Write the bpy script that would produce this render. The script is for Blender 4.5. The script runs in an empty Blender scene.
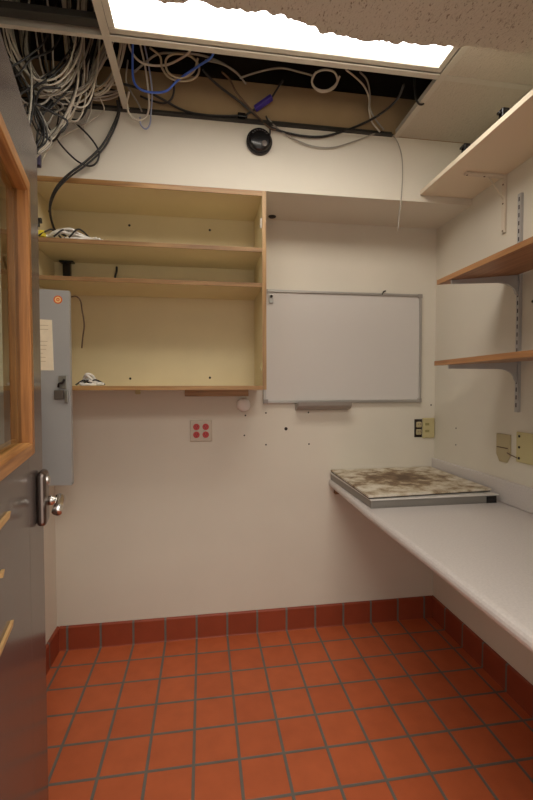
import bpy, bmesh, math, random
from mathutils import Vector, Matrix
random.seed(7)
scene = bpy.context.scene
COL = scene.collection

# ------------------------------------------------------------------ helpers
def tag(o, label=None, cat=None, group=None, kind=None):
    if label: o['label'] = label
    if cat: o['category'] = cat
    if group: o['group'] = group
    if kind: o['kind'] = kind
    return o

def empty(name, label, cat, loc=(0, 0, 0), rz=0, group=None, kind=None):
    o = bpy.data.objects.new(name, None)
    o.empty_display_size = 0.05
    COL.objects.link(o)
    o.location = loc
    o.rotation_euler = (0, 0, rz)
    return tag(o, label, cat, group, kind)

def build(name, bm, mat, parent=None, label=None, cat=None, group=None, kind=None, smooth=False):
    bmesh.ops.recalc_face_normals(bm, faces=bm.faces[:])
    me = bpy.data.meshes.new(name)
    bm.to_mesh(me); bm.free()
    mats = mat if isinstance(mat, (list, tuple)) else [mat]
    for m in mats: me.materials.append(m)
    if smooth:
        for p in me.polygons: p.use_smooth = True
    o = bpy.data.objects.new(name, me)
    COL.objects.link(o)
    if parent is not None: o.parent = parent
    return tag(o, label, cat, group, kind)

def box(bm, lo, hi, bev=0.0, seg=2, mi=0):
    lo = Vector(lo); hi = Vector(hi)
    vs = [bm.verts.new((x, y, z)) for x in (lo.x, hi.x) for y in (lo.y, hi.y) for z in (lo.z, hi.z)]
    idx = [(0, 1, 3, 2), (4, 6, 7, 5), (0, 4, 5, 1), (2, 3, 7, 6), (0, 2, 6, 4), (1, 5, 7, 3)]
    fs = [bm.faces.new([vs[i] for i in f]) for f in idx]
    for f in fs: f.material_index = mi
    if bev > 0:
        es = list({e for f in fs for e in f.edges})
        bmesh.ops.bevel(bm, geom=es, offset=bev, segments=seg, profile=0.5, affect='EDGES')
    return vs

def mbox(lo, hi, bev=0.0, seg=2):
    bm = bmesh.new(); box(bm, lo, hi, bev, seg); return bm

def catmull(pts, n=7):
    P = [Vector(p) for p in pts]
    if len(P) < 3:
        return [P[0].lerp(P[-1], i / n) for i in range(n + 1)]
    P = [P[0] * 2 - P[1]] + P + [P[-1] * 2 - P[-2]]
    out = []
    for i in range(1, len(P) - 2):
        a, b, c, d = P[i - 1], P[i], P[i + 1], P[i + 2]
        for k in range(n):
            t = k / n
            out.append(0.5 * ((2 * b) + (c - a) * t + (2 * a - 5 * b + 4 * c - d) * t * t + (3 * b - a - 3 * c + d) * t ** 3))
    out.append(P[-2])
    return out

def tube(bm, pts, r, sides=8, n=7, smooth_path=True):
    path = catmull(pts, n) if smooth_path else [Vector(p) for p in pts]
    up = Vector((0.3, 0.7, 0.64)).normalized()
    rings = []
    for i, p in enumerate(path):
        a = path[max(i - 1, 0)]; b = path[min(i + 1, len(path) - 1)]
        t = (b - a)
        if t.length < 1e-9: t = Vector((0, 0, 1))
        t.normalize()
        s = up - t * up.dot(t)
        if s.length < 1e-4: s = t.orthogonal()
        s.normalize(); up = s
        w = t.cross(s)
        rings.append([bm.verts.new(p + (s * math.cos(2 * math.pi * k / sides) + w * math.sin(2 * math.pi * k / sides)) * r) for k in range(sides)])
    for A, B in zip(rings, rings[1:]):
        for k in range(sides):
            bm.faces.new((A[k], A[(k + 1) % sides], B[(k + 1) % sides], B[k]))
    bm.faces.new(rings[0][::-1]); bm.faces.new(rings[-1])

def mtube(pts, r, sides=8, n=7, sp=True):
    bm = bmesh.new(); tube(bm, pts, r, sides, n, sp); return bm

def lathe(bm, prof, centre, axis='z', seg=28):
    """prof: (radius, height) pairs; axis the direction of height"""
    c = Vector(centre)
    def put(r, h, a):
        x, y = r * math.cos(a), r * math.sin(a)
        if axis == 'z': return c + Vector((x, y, h))
        if axis == '-y': return c + Vector((x, -h, y))
        if axis == '-x': return c + Vector((-h, x, y))
        if axis == 'x': return c + Vector((h, x, y))
        return c + Vector((x, h, y))
    rings = []
    for r, h in prof:
        if r < 1e-6: rings.append([bm.verts.new(put(0, h, 0))])
        else: rings.append([bm.verts.new(put(r, h, 2 * math.pi * k / seg)) for k in range(seg)])
    for A, B in zip(rings, rings[1:]):
        for k in range(seg):
            l = (k + 1) % seg
            if len(A) == 1 and len(B) == 1: continue
            if len(A) == 1: bm.faces.new((A[0], B[k], B[l]))
            elif len(B) == 1: bm.faces.new((A[k], A[l], B[0]))
            else: bm.faces.new((A[k], A[l], B[l], B[k]))
    if len(rings[0]) > 1: bm.faces.new(rings[0][::-1])
    if len(rings[-1]) > 1: bm.faces.new(rings[-1])

def mlathe(prof, c, axis='z', seg=28):
    bm = bmesh.new(); lathe(bm, prof, c, axis, seg); return bm

def prism(bm, poly, axis, a, b):
    """extrude a 2-D polygon along axis between a and b"""
    def v(p, h):
        if axis == 'x': return (h, p[0], p[1])
        if axis == 'y': return (p[0], h, p[1])
        return (p[0], p[1], h)
    A = [bm.verts.new(v(p, a)) for p in poly]; B = [bm.verts.new(v(p, b)) for p in poly]
    n = len(poly)
    bm.faces.new(A[::-1]); bm.faces.new(B)
    for i in range(n): bm.faces.new((A[i], A[(i + 1) % n], B[(i + 1) % n], B[i]))

def mprism(poly, axis, a, b):
    bm = bmesh.new(); prism(bm, poly, axis, a, b); return bm

# ------------------------------------------------------------------ materials
def srgb(r, g, b):
    f = lambda c: (c / 255 / 12.92) if c / 255 <= 0.04045 else ((c / 255 + 0.055) / 1.055) ** 2.4
    return (f(r), f(g), f(b), 1)

def mat(name, col, rough=0.5, metal=0.0, noise=None, bump=None, coords='Object', spec=None):
    """noise=(scale, amount, stretch) varies the colour; bump=(scale, strength)"""
    m = bpy.data.materials.new(name); m.use_nodes = True
    nt = m.node_tree; N = nt.nodes; L = nt.links
    b = N['Principled BSDF']
    b.inputs['Base Color'].default_value = col
    b.inputs['Roughness'].default_value = rough
    b.inputs['Metallic'].default_value = metal
    if spec is not None: b.inputs['Specular IOR Level'].default_value = spec
    tc = N.new('ShaderNodeTexCoord')
    if noise:
        mp = N.new('ShaderNodeMapping'); mp.inputs['Scale'].default_value = noise[2] if len(noise) > 2 else (1, 1, 1)
        nz = N.new('ShaderNodeTexNoise'); nz.inputs['Scale'].default_value = noise[0]; nz.inputs['Detail'].default_value = 5
        L.new(tc.outputs[coords], mp.inputs[0]); L.new(mp.outputs[0], nz.inputs['Vector'])
        rp = N.new('ShaderNodeValToRGB')
        a = noise[1]
        rp.color_ramp.elements[0].position = 0.3; rp.color_ramp.elements[1].position = 0.7
        rp.color_ramp.elements[0].color = tuple(c * (1 - a) for c in col[:3]) + (1,)
        rp.color_ramp.elements[1].color = tuple(min(1, c * (1 + a)) for c in col[:3]) + (1,)
        L.new(nz.outputs['Fac'], rp.inputs[0]); L.new(rp.outputs[0], b.inputs['Base Color'])
    if bump:
        n2 = N.new('ShaderNodeTexNoise'); n2.inputs['Scale'].default_value = bump[0]; n2.inputs['Detail'].default_value = 3
        L.new(tc.outputs[coords], n2.inputs['Vector'])
        bp = N.new('ShaderNodeBump'); bp.inputs['Strength'].default_value = bump[1]; bp.inputs['Distance'].default_value = 0.002
        L.new(n2.outputs['Fac'], bp.inputs['Height']); L.new(bp.outputs[0], b.inputs['Normal'])
    return m

def tile_mat(name, axes, off, w, h, c1, c2, mortar=0.006):
    """quarry tiles: axes picks the two world axes for the grid"""
    m = bpy.data.materials.new(name); m.use_nodes = True
    nt = m.node_tree; N = nt.nodes; L = nt.links
    b = N['Principled BSDF']
    tc = N.new('ShaderNodeTexCoord'); sep = N.new('ShaderNodeSeparateXYZ'); cmb = N.new('ShaderNodeCombineXYZ')
    L.new(tc.outputs['Object'], sep.inputs[0])
    for k in (0, 1):
        ad = N.new('ShaderNodeMath'); ad.operation = 'ADD'; ad.inputs[1].default_value = off[k]
        L.new(sep.outputs[axes[k]], ad.inputs[0]); L.new(ad.outputs[0], cmb.inputs[k])
    # slight wander of the joints
    br = N.new('ShaderNodeTexBrick'); br.offset = 0.0; br.squash = 1.0
    br.inputs['Scale'].default_value = 1.0
    br.inputs['Brick Width'].default_value = w; br.inputs['Row Height'].default_value = h
    br.inputs['Mortar Size'].default_value = mortar; br.inputs['Mortar Smooth'].default_value = 0.25
    br.inputs['Bias'].default_value = 0.0
    br.inputs['Color1'].default_value = c1; br.inputs['Color2'].default_value = c2
    br.inputs['Mortar'].default_value = GROUT
    L.new(cmb.outputs[0], br.inputs['Vector'])
    nz = N.new('ShaderNodeTexNoise'); nz.inputs['Scale'].default_value = 14; nz.inputs['Detail'].default_value = 6
    L.new(tc.outputs['Object'], nz.inputs['Vector'])
    mr = N.new('ShaderNodeMapRange'); mr.inputs[3].default_value = 0.82; mr.inputs[4].default_value = 1.16
    L.new(nz.outputs['Fac'], mr.inputs[0])
    mx = N.new('ShaderNodeMix'); mx.data_type = 'RGBA'; mx.blend_type = 'MULTIPLY'; mx.inputs['Factor'].default_value = 1
    L.new(br.outputs['Color'], mx.inputs[6]); L.new(mr.outputs[0], mx.inputs[7])
    L.new(mx.outputs[2], b.inputs['Base Color'])
    b.inputs['Roughness'].default_value = 0.5
    b.inputs['Specular IOR Level'].default_value = 0.35
    bp = N.new('ShaderNodeBump'); bp.inputs['Strength'].default_value = 0.6; bp.inputs['Distance'].default_value = 0.003; bp.invert = True
    L.new(br.outputs['Fac'], bp.inputs['Height']); L.new(bp.outputs[0], b.inputs['Normal'])
    return m

def oak_mat(name, base, dark, axis):
    m = bpy.data.materials.new(name); m.use_nodes = True
    nt = m.node_tree; N = nt.nodes; L = nt.links
    b = N['Principled BSDF']; b.inputs['Roughness'].default_value = 0.42
    tc = N.new('ShaderNodeTexCoord'); mp = N.new('ShaderNodeMapping')
    s = [26, 26, 26]; s['xyz'.index(axis)] = 1.3
    mp.inputs['Scale'].default_value = s
    L.new(tc.outputs['Object'], mp.inputs[0])
    nz = N.new('ShaderNodeTexNoise'); nz.inputs['Scale'].default_value = 2.2; nz.inputs['Detail'].default_value = 7; nz.inputs['Distortion'].default_value = 0.8
    L.new(mp.outputs[0], nz.inputs['Vector'])
    rp = N.new('ShaderNodeValToRGB'); rp.color_ramp.elements[0].position = 0.35; rp.color_ramp.elements[1].position = 0.62
    rp.color_ramp.elements[0].color = dark; rp.color_ramp.elements[1].color = base
    L.new(nz.outputs['Fac'], rp.inputs[0]); L.new(rp.outputs[0], b.inputs['Base Color'])
    bp = N.new('ShaderNodeBump'); bp.inputs['Strength'].default_value = 0.15; bp.inputs['Distance'].default_value = 0.001
    L.new(nz.outputs['Fac'], bp.inputs['Height']); L.new(bp.outputs[0], b.inputs['Normal'])
    return m

def pitted_mat(name, base, pit, scale, lo, hi):
    """mineral-fibre ceiling tile with elongated fissures"""
    m = bpy.data.materials.new(name); m.use_nodes = True
    nt = m.node_tree; N = nt.nodes; L = nt.links
    b = N['Principled BSDF']; b.inputs['Roughness'].default_value = 0.9
    tc = N.new('ShaderNodeTexCoord'); mp = N.new('ShaderNodeMapping'); mp.inputs['Scale'].default_value = (1.0, 0.45, 1)
    mp.inputs['Rotation'].default_value = (0, 0, 0.5)
    L.new(tc.outputs['Object'], mp.inputs[0])
    nz = N.new('ShaderNodeTexNoise'); nz.inputs['Scale'].default_value = scale; nz.inputs['Detail'].default_value = 2.5; nz.inputs['Distortion'].default_value = 1.2
    L.new(mp.outputs[0], nz.inputs['Vector'])
    rp = N.new('ShaderNodeValToRGB'); rp.color_ramp.elements[0].position = lo; rp.color_ramp.elements[1].position = hi
    rp.color_ramp.elements[0].color = base; rp.color_ramp.elements[1].color = pit
    L.new(nz.outputs['Fac'], rp.inputs[0]); L.new(rp.outputs[0], b.inputs['Base Color'])
    bp = N.new('ShaderNodeBump'); bp.inputs['Strength'].default_value = 0.8; bp.inputs['Distance'].default_value = 0.004; bp.invert = True
    L.new(rp.outputs['Alpha'], bp.inputs['Height'])
    L.new(nz.outputs['Fac'], bp.inputs['Height']); L.new(bp.outputs[0], b.inputs['Normal'])
    return m

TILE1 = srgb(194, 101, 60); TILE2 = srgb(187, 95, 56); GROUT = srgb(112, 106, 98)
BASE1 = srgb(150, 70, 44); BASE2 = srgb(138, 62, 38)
M_wall = mat('painted_drywall', srgb(216, 209, 194), 0.7, noise=(3, 0.025), bump=(90, 0.12))
M_raw = mat('raw_drywall', srgb(158, 134, 100), 0.9, noise=(5, 0.12), bump=(40, 0.2))
M_dark = mat('plenum_shade_dark', srgb(52, 44, 36), 0.95, noise=(4, 0.3))  # shade of the ceiling void put into the wall and slab colour
M_floor = tile_mat('quarry_tile_floor', (0, 1), (0.0, 0.1365 + 1.52), 0.1575, 0.152, TILE1, TILE2)
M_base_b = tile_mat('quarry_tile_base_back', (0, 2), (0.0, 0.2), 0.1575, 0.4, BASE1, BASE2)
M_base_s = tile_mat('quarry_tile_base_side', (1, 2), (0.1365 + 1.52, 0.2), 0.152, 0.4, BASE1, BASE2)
M_cream = mat('cream_laminate', srgb(216, 200, 160), 0.5, noise=(6, 0.03))
M_oakx = oak_mat('oak_along_x', srgb(178, 137, 84), srgb(140, 100, 56), 'x')
M_oaks = oak_mat('oak_shelf_edge', srgb(154, 118, 76), srgb(122, 88, 54), 'x')
M_lock = mat('dull_bronze_nickel', srgb(138, 128, 122), 0.3, 1.0)
M_oaky = oak_mat('oak_along_y', srgb(174, 126, 80), srgb(142, 96, 58), 'y')
M_oakz = oak_mat('oak_along_z', srgb(176, 140, 90), srgb(140, 104, 62), 'z')
M_oakdoor_z = oak_mat('stained_oak_upright', srgb(182, 124, 66), srgb(122, 76, 38), 'z')
M_oakdoor_x = oak_mat('stained_oak_level', srgb(198, 144, 84), srgb(148, 96, 50), 'x')
M_door = mat('grey_brown_door_laminate', srgb(98, 90, 86), 0.2, noise=(2.5, 0.08, (1, 1, 0.4)))
M_tan = mat('bare_tan_wood', srgb(206, 168, 112), 0.6, noise=(20, 0.1))
M_chrome = mat('satin_chrome', srgb(226, 224, 220), 0.25, 1.0)
M_steel = mat('brushed_steel', srgb(170, 168, 162), 0.38, 1.0, noise=(60, 0.08, (1, 20, 1)))
M_pan = mat('grey_panel_enamel', srgb(168, 168, 166), 0.35, noise=(3, 0.03))
M_paper = mat('yellowed_card', srgb(246, 232, 204), 0.8, noise=(30, 0.05))
M_orange = mat('orange_sticker', srgb(232, 104, 30), 0.5)
M_orange_l = mat('pale_orange_ink', srgb(255, 216, 150), 0.5)
M_alu = mat('aluminium_frame', srgb(178, 174, 168), 0.4, 0.6)
M_rim = mat('pale_tray_rim', srgb(214, 210, 204), 0.35, 0.2)
M_tray = mat('tray_grey_metal', srgb(142, 138, 132), 0.4, 0.4)
M_wbd = mat('whiteboard_enamel', srgb(206, 201, 195), 0.12, noise=(2, 0.015))
M_grey_pl = mat('grey_plastic', srgb(150, 143, 135), 0.4)
M_white_pl = mat('white_plastic', srgb(232, 228, 220), 0.4)
M_black = mat('black_plastic', srgb(26, 24, 24), 0.25)
M_blackm = mat('black_cable_jacket', srgb(30, 28, 27), 0.45)
M_ccab = mat('white_cable_jacket', srgb(206, 198, 182), 0.45)
M_gcab = mat('grey_cable_jacket', srgb(152, 146, 134), 0.45)
M_tcab = mat('beige_cable_jacket', srgb(180, 166, 138), 0.45)
M_blue = mat('blue_cable_jacket', srgb(70, 110, 214), 0.4)
M_purple = mat('violet_connector_plastic', srgb(58, 40, 140), 0.4)
M_brown = mat('brown_wire_jacket', srgb(92, 66, 44), 0.5)
M_yellow = mat('yellow_plastic', srgb(232, 214, 60), 0.5)
M_tee = mat('enamelled_tee', srgb(190, 184, 170), 0.4)
M_dtee = mat('dark_wall_angle', srgb(46, 44, 40), 0.5)
M_tileW = pitted_mat('white_ceiling_tile', srgb(190, 182, 166), srgb(180, 172, 156), 160, 0.56, 0.7)
M_tileO = pitted_mat('fissured_ceiling_tile', srgb(208, 203, 188), srgb(142, 130, 112), 165, 0.60, 0.68)
M_core = mat('torn_tile_core', srgb(240, 234, 220), 0.9, noise=(80, 0.1))
M_count = mat('speckled_counter_laminate', srgb(202, 195, 190), 0.32, noise=(160, 0.06))
M_under = mat('brown_particle_board', srgb(132, 102, 72), 0.8, noise=(50, 0.2))
M_beige = mat('ivory_plate_plastic', srgb(196, 184, 136), 0.4)
M_wplate = mat('painted_over_plate', srgb(178, 164, 128), 0.5)
M_red = mat('red_receptacle_plastic', srgb(186, 40, 34), 0.35)
M_hole = mat('hole_shadow_dark', srgb(44, 34, 28), 0.8)
M_galv = mat('grey_shelf_standard', srgb(178, 176, 174), 0.4, 0.1)
M_wbr = mat('white_painted_bracket', srgb(214, 202, 184), 0.5)
M_spack = mat('white_spackle', srgb(244, 242, 238), 0.85, bump=(60, 0.3))
M_red_t = M_red

def lamp_mat(name, col, strength):
    m = bpy.data.materials.new(name); m.use_nodes = True
    b = m.node_tree.nodes['Principled BSDF']
    b.inputs['Base Color'].default_value = (0.9, 0.9, 0.9, 1)
    b.inputs['Emission Color'].default_value = col
    b.inputs['Emission Strength'].default_value = strength
    return m

def glass_mat():
    m = bpy.data.materials.new('door_glass'); m.use_nodes = True
    nt = m.node_tree; N = nt.nodes; L = nt.links
    out = N['Material Output']; N.remove(N['Principled BSDF'])
    tr = N.new('ShaderNodeBsdfTransparent'); tr.inputs[0].default_value = (0.86, 0.9, 0.84, 1)
    gl = N.new('ShaderNodeBsdfGlossy'); gl.inputs['Roughness'].default_value = 0.02
    fr = N.new('ShaderNodeFresnel'); fr.inputs[0].default_value = 1.75
    mx = N.new('ShaderNodeMixShader')
    ge = N.new('ShaderNodeNewGeometry'); mm = N.new('ShaderNodeMath'); mm.operation = 'SUBTRACT'; mm.use_clamp = True
    L.new(fr.outputs[0], mm.inputs[0]); L.new(ge.outputs['Backfacing'], mm.inputs[1])
    L.new(mm.outputs[0], mx.inputs[0]); L.new(tr.outputs[0], mx.inputs[1]); L.new(gl.outputs[0], mx.inputs[2])
    L.new(mx.outputs[0], out.inputs[0])
    return m
M_glass = glass_mat()

def stained_top_mat():
    m = bpy.data.materials.new('stained_pitted_sheet'); m.use_nodes = True
    nt = m.node_tree; N = nt.nodes; L = nt.links
    b = N['Principled BSDF']; b.inputs['Roughness'].default_value = 0.55
    tc = N.new('ShaderNodeTexCoord')
    n1 = N.new('ShaderNodeTexNoise'); n1.inputs['Scale'].default_value = 17; n1.inputs['Detail'].default_value = 10; n1.inputs['Roughness'].default_value = 0.64
    L.new(tc.outputs['Object'], n1.inputs['Vector'])
    # stains gather round the middle of the sheet
    mp = N.new('ShaderNodeMapping'); mp.inputs['Location'].default_value = (-0.47 * 2.6, 0.27 * 3.2, 0); mp.inputs['Scale'].default_value = (2.6, 3.2, 0)
    L.new(tc.outputs['Object'], mp.inputs[0])
    gr = N.new('ShaderNodeTexGradient'); gr.gradient_type = 'QUADRATIC_SPHERE'
    L.new(mp.outputs[0], gr.inputs[0])
    ad = N.new('ShaderNodeMath'); ad.operation = 'MULTIPLY_ADD'; ad.inputs[1].default_value = 0.36
    L.new(gr.outputs['Fac'], ad.inputs[0]); L.new(n1.outputs['Fac'], ad.inputs[2])
    rp = N.new('ShaderNodeValToRGB'); e = rp.color_ramp.elements
    e[0].position = 0.42; e[0].color = srgb(212, 204, 188)
    e[1].position = 0.82; e[1].color = srgb(82, 58, 38)
    x = e.new(0.54); x.color = srgb(184, 170, 144)
    x = e.new(0.64); x.color = srgb(128, 104, 76)
    L.new(ad.outputs[0], rp.inputs[0]); L.new(rp.outputs[0], b.inputs['Base Color'])
    bp = N.new('ShaderNodeBump'); bp.inputs['Strength'].default_value = 0.4; bp.inputs['Distance'].default_value = 0.002
    L.new(n1.outputs['Fac'], bp.inputs['Height']); L.new(bp.outputs[0], b.inputs['Normal'])
    return m
M_stain = stained_top_mat()
LIGHT, WORLD, EXPO, CORR = 6.2, 1.1, 0.05, 26.0
GUIDES = {'A': [(-0.12, -0.6, 2.735), (-0.116, -0.6, 2.621), (-0.126, -0.58, 2.521), (-0.114, -0.55, 2.438), (-0.054, -0.52, 2.361), (0.015, -0.5, 2.397), (0.065, -0.5, 2.503), (0.088, -0.5, 2.649), (0.098, -0.5, 2.829)], 'B': [(-0.106, -0.58, 2.756), (-0.111, -0.56, 2.607), (-0.104, -0.54, 2.488), (-0.081, -0.5, 2.415), (-0.019, -0.46, 2.384), (0.069, -0.44, 2.429), (0.129, -0.44, 2.54), (0.174, -0.44, 2.644), (0.199, -0.44, 2.827)], 'C': [(0.029, -0.5, 2.855), (0.027, -0.48, 2.695), (0.019, -0.46, 2.583), (0.031, -0.43, 2.499), (0.074, -0.4, 2.457), (0.133, -0.38, 2.469), (0.185, -0.37, 2.497)], 'D': [(0.07, -0.5, 2.861), (0.069, -0.48, 2.7), (0.065, -0.46, 2.552), (0.055, -0.44, 2.442), (0.004, -0.42, 2.338), (-0.063, -0.44, 2.244), (-0.085, -0.5, 2.157)], 'E': [(0.023, -0.55, 2.805), (0.031, -0.54, 2.66), (0.059, -0.5, 2.556), (0.058, -0.48, 2.426), (-0.006, -0.46, 2.297), (-0.05, -0.5, 2.196), (-0.071, -0.55, 2.117)], 'F': [(0.216, -0.46, 2.699), (0.144, -0.44, 2.602), (0.098, -0.42, 2.522), (0.102, -0.41, 2.461), (0.153, -0.42, 2.482), (0.199, -0.44, 2.556), (0.223, -0.46, 2.663)], 'H': [(-0.057, -0.6, 2.744), (-0.067, -0.6, 2.578), (-0.081, -0.6, 2.46), (-0.064, -0.6, 2.362), (-0.058, -0.62, 2.266), (-0.059, -0.64, 2.155), (-0.037, -0.66, 2.08)], 'I': [(0.102, -0.46, 2.905), (0.102, -0.44, 2.702), (0.073, -0.42, 2.564), (0.058, -0.4, 2.424), (0.025, -0.39, 2.358), (-0.031, -0.4, 2.377), (-0.06, -0.42, 2.452), (-0.087, -0.44, 2.531), (-0.098, -0.46, 2.66)], 'J': [(-0.04, -0.52, 2.825), (-0.035, -0.52, 2.687), (-0.031, -0.5, 2.563), (-0.032, -0.48, 2.453), (-0.012, -0.46, 2.377), (0.034, -0.45, 2.344), (0.083, -0.44, 2.37), (0.113, -0.44, 2.479), (0.123, -0.44, 2.63), (0.129, -0.46, 2.762)], 'K': [(-0.142, -0.62, 2.414), (-0.12, -0.6, 2.399), (-0.091, -0.58, 2.344), (-0.074, -0.56, 2.305), (-0.046, -0.53, 2.25), (-0.04, -0.53, 2.194), (-0.064, -0.56, 2.126)], 'L': [(-0.135, -0.6, 2.285), (-0.085, -0.58, 2.324), (-0.046, -0.56, 2.39), (0.008, -0.54, 2.459), (0.051, -0.52, 2.557), (0.075, -0.5, 2.683), (0.084, -0.5, 2.827)], 'M': [(-0.139, -0.6, 2.404), (-0.124, -0.58, 2.313), (-0.098, -0.55, 2.267), (-0.055, -0.5, 2.311), (-0.009, -0.47, 2.371), (0.05, -0.45, 2.465), (0.101, -0.44, 2.627), (0.118, -0.46, 2.761)], 'N': [(-0.133, -0.56, 2.271), (-0.088, -0.54, 2.317), (-0.034, -0.5, 2.334), (0.001, -0.46, 2.327), (-0.027, -0.44, 2.285), (-0.071, -0.46, 2.247), (-0.09, -0.5, 2.272), (-0.095, -0.52, 2.315), (-0.061, -0.52, 2.375), (0.001, -0.5, 2.41)], 'O': [(-0.142, -0.5, 2.373), (-0.106, -0.45, 2.437), (-0.029, -0.4, 2.484), (0.072, -0.36, 2.508), (0.201, -0.35, 2.5)]}
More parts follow.
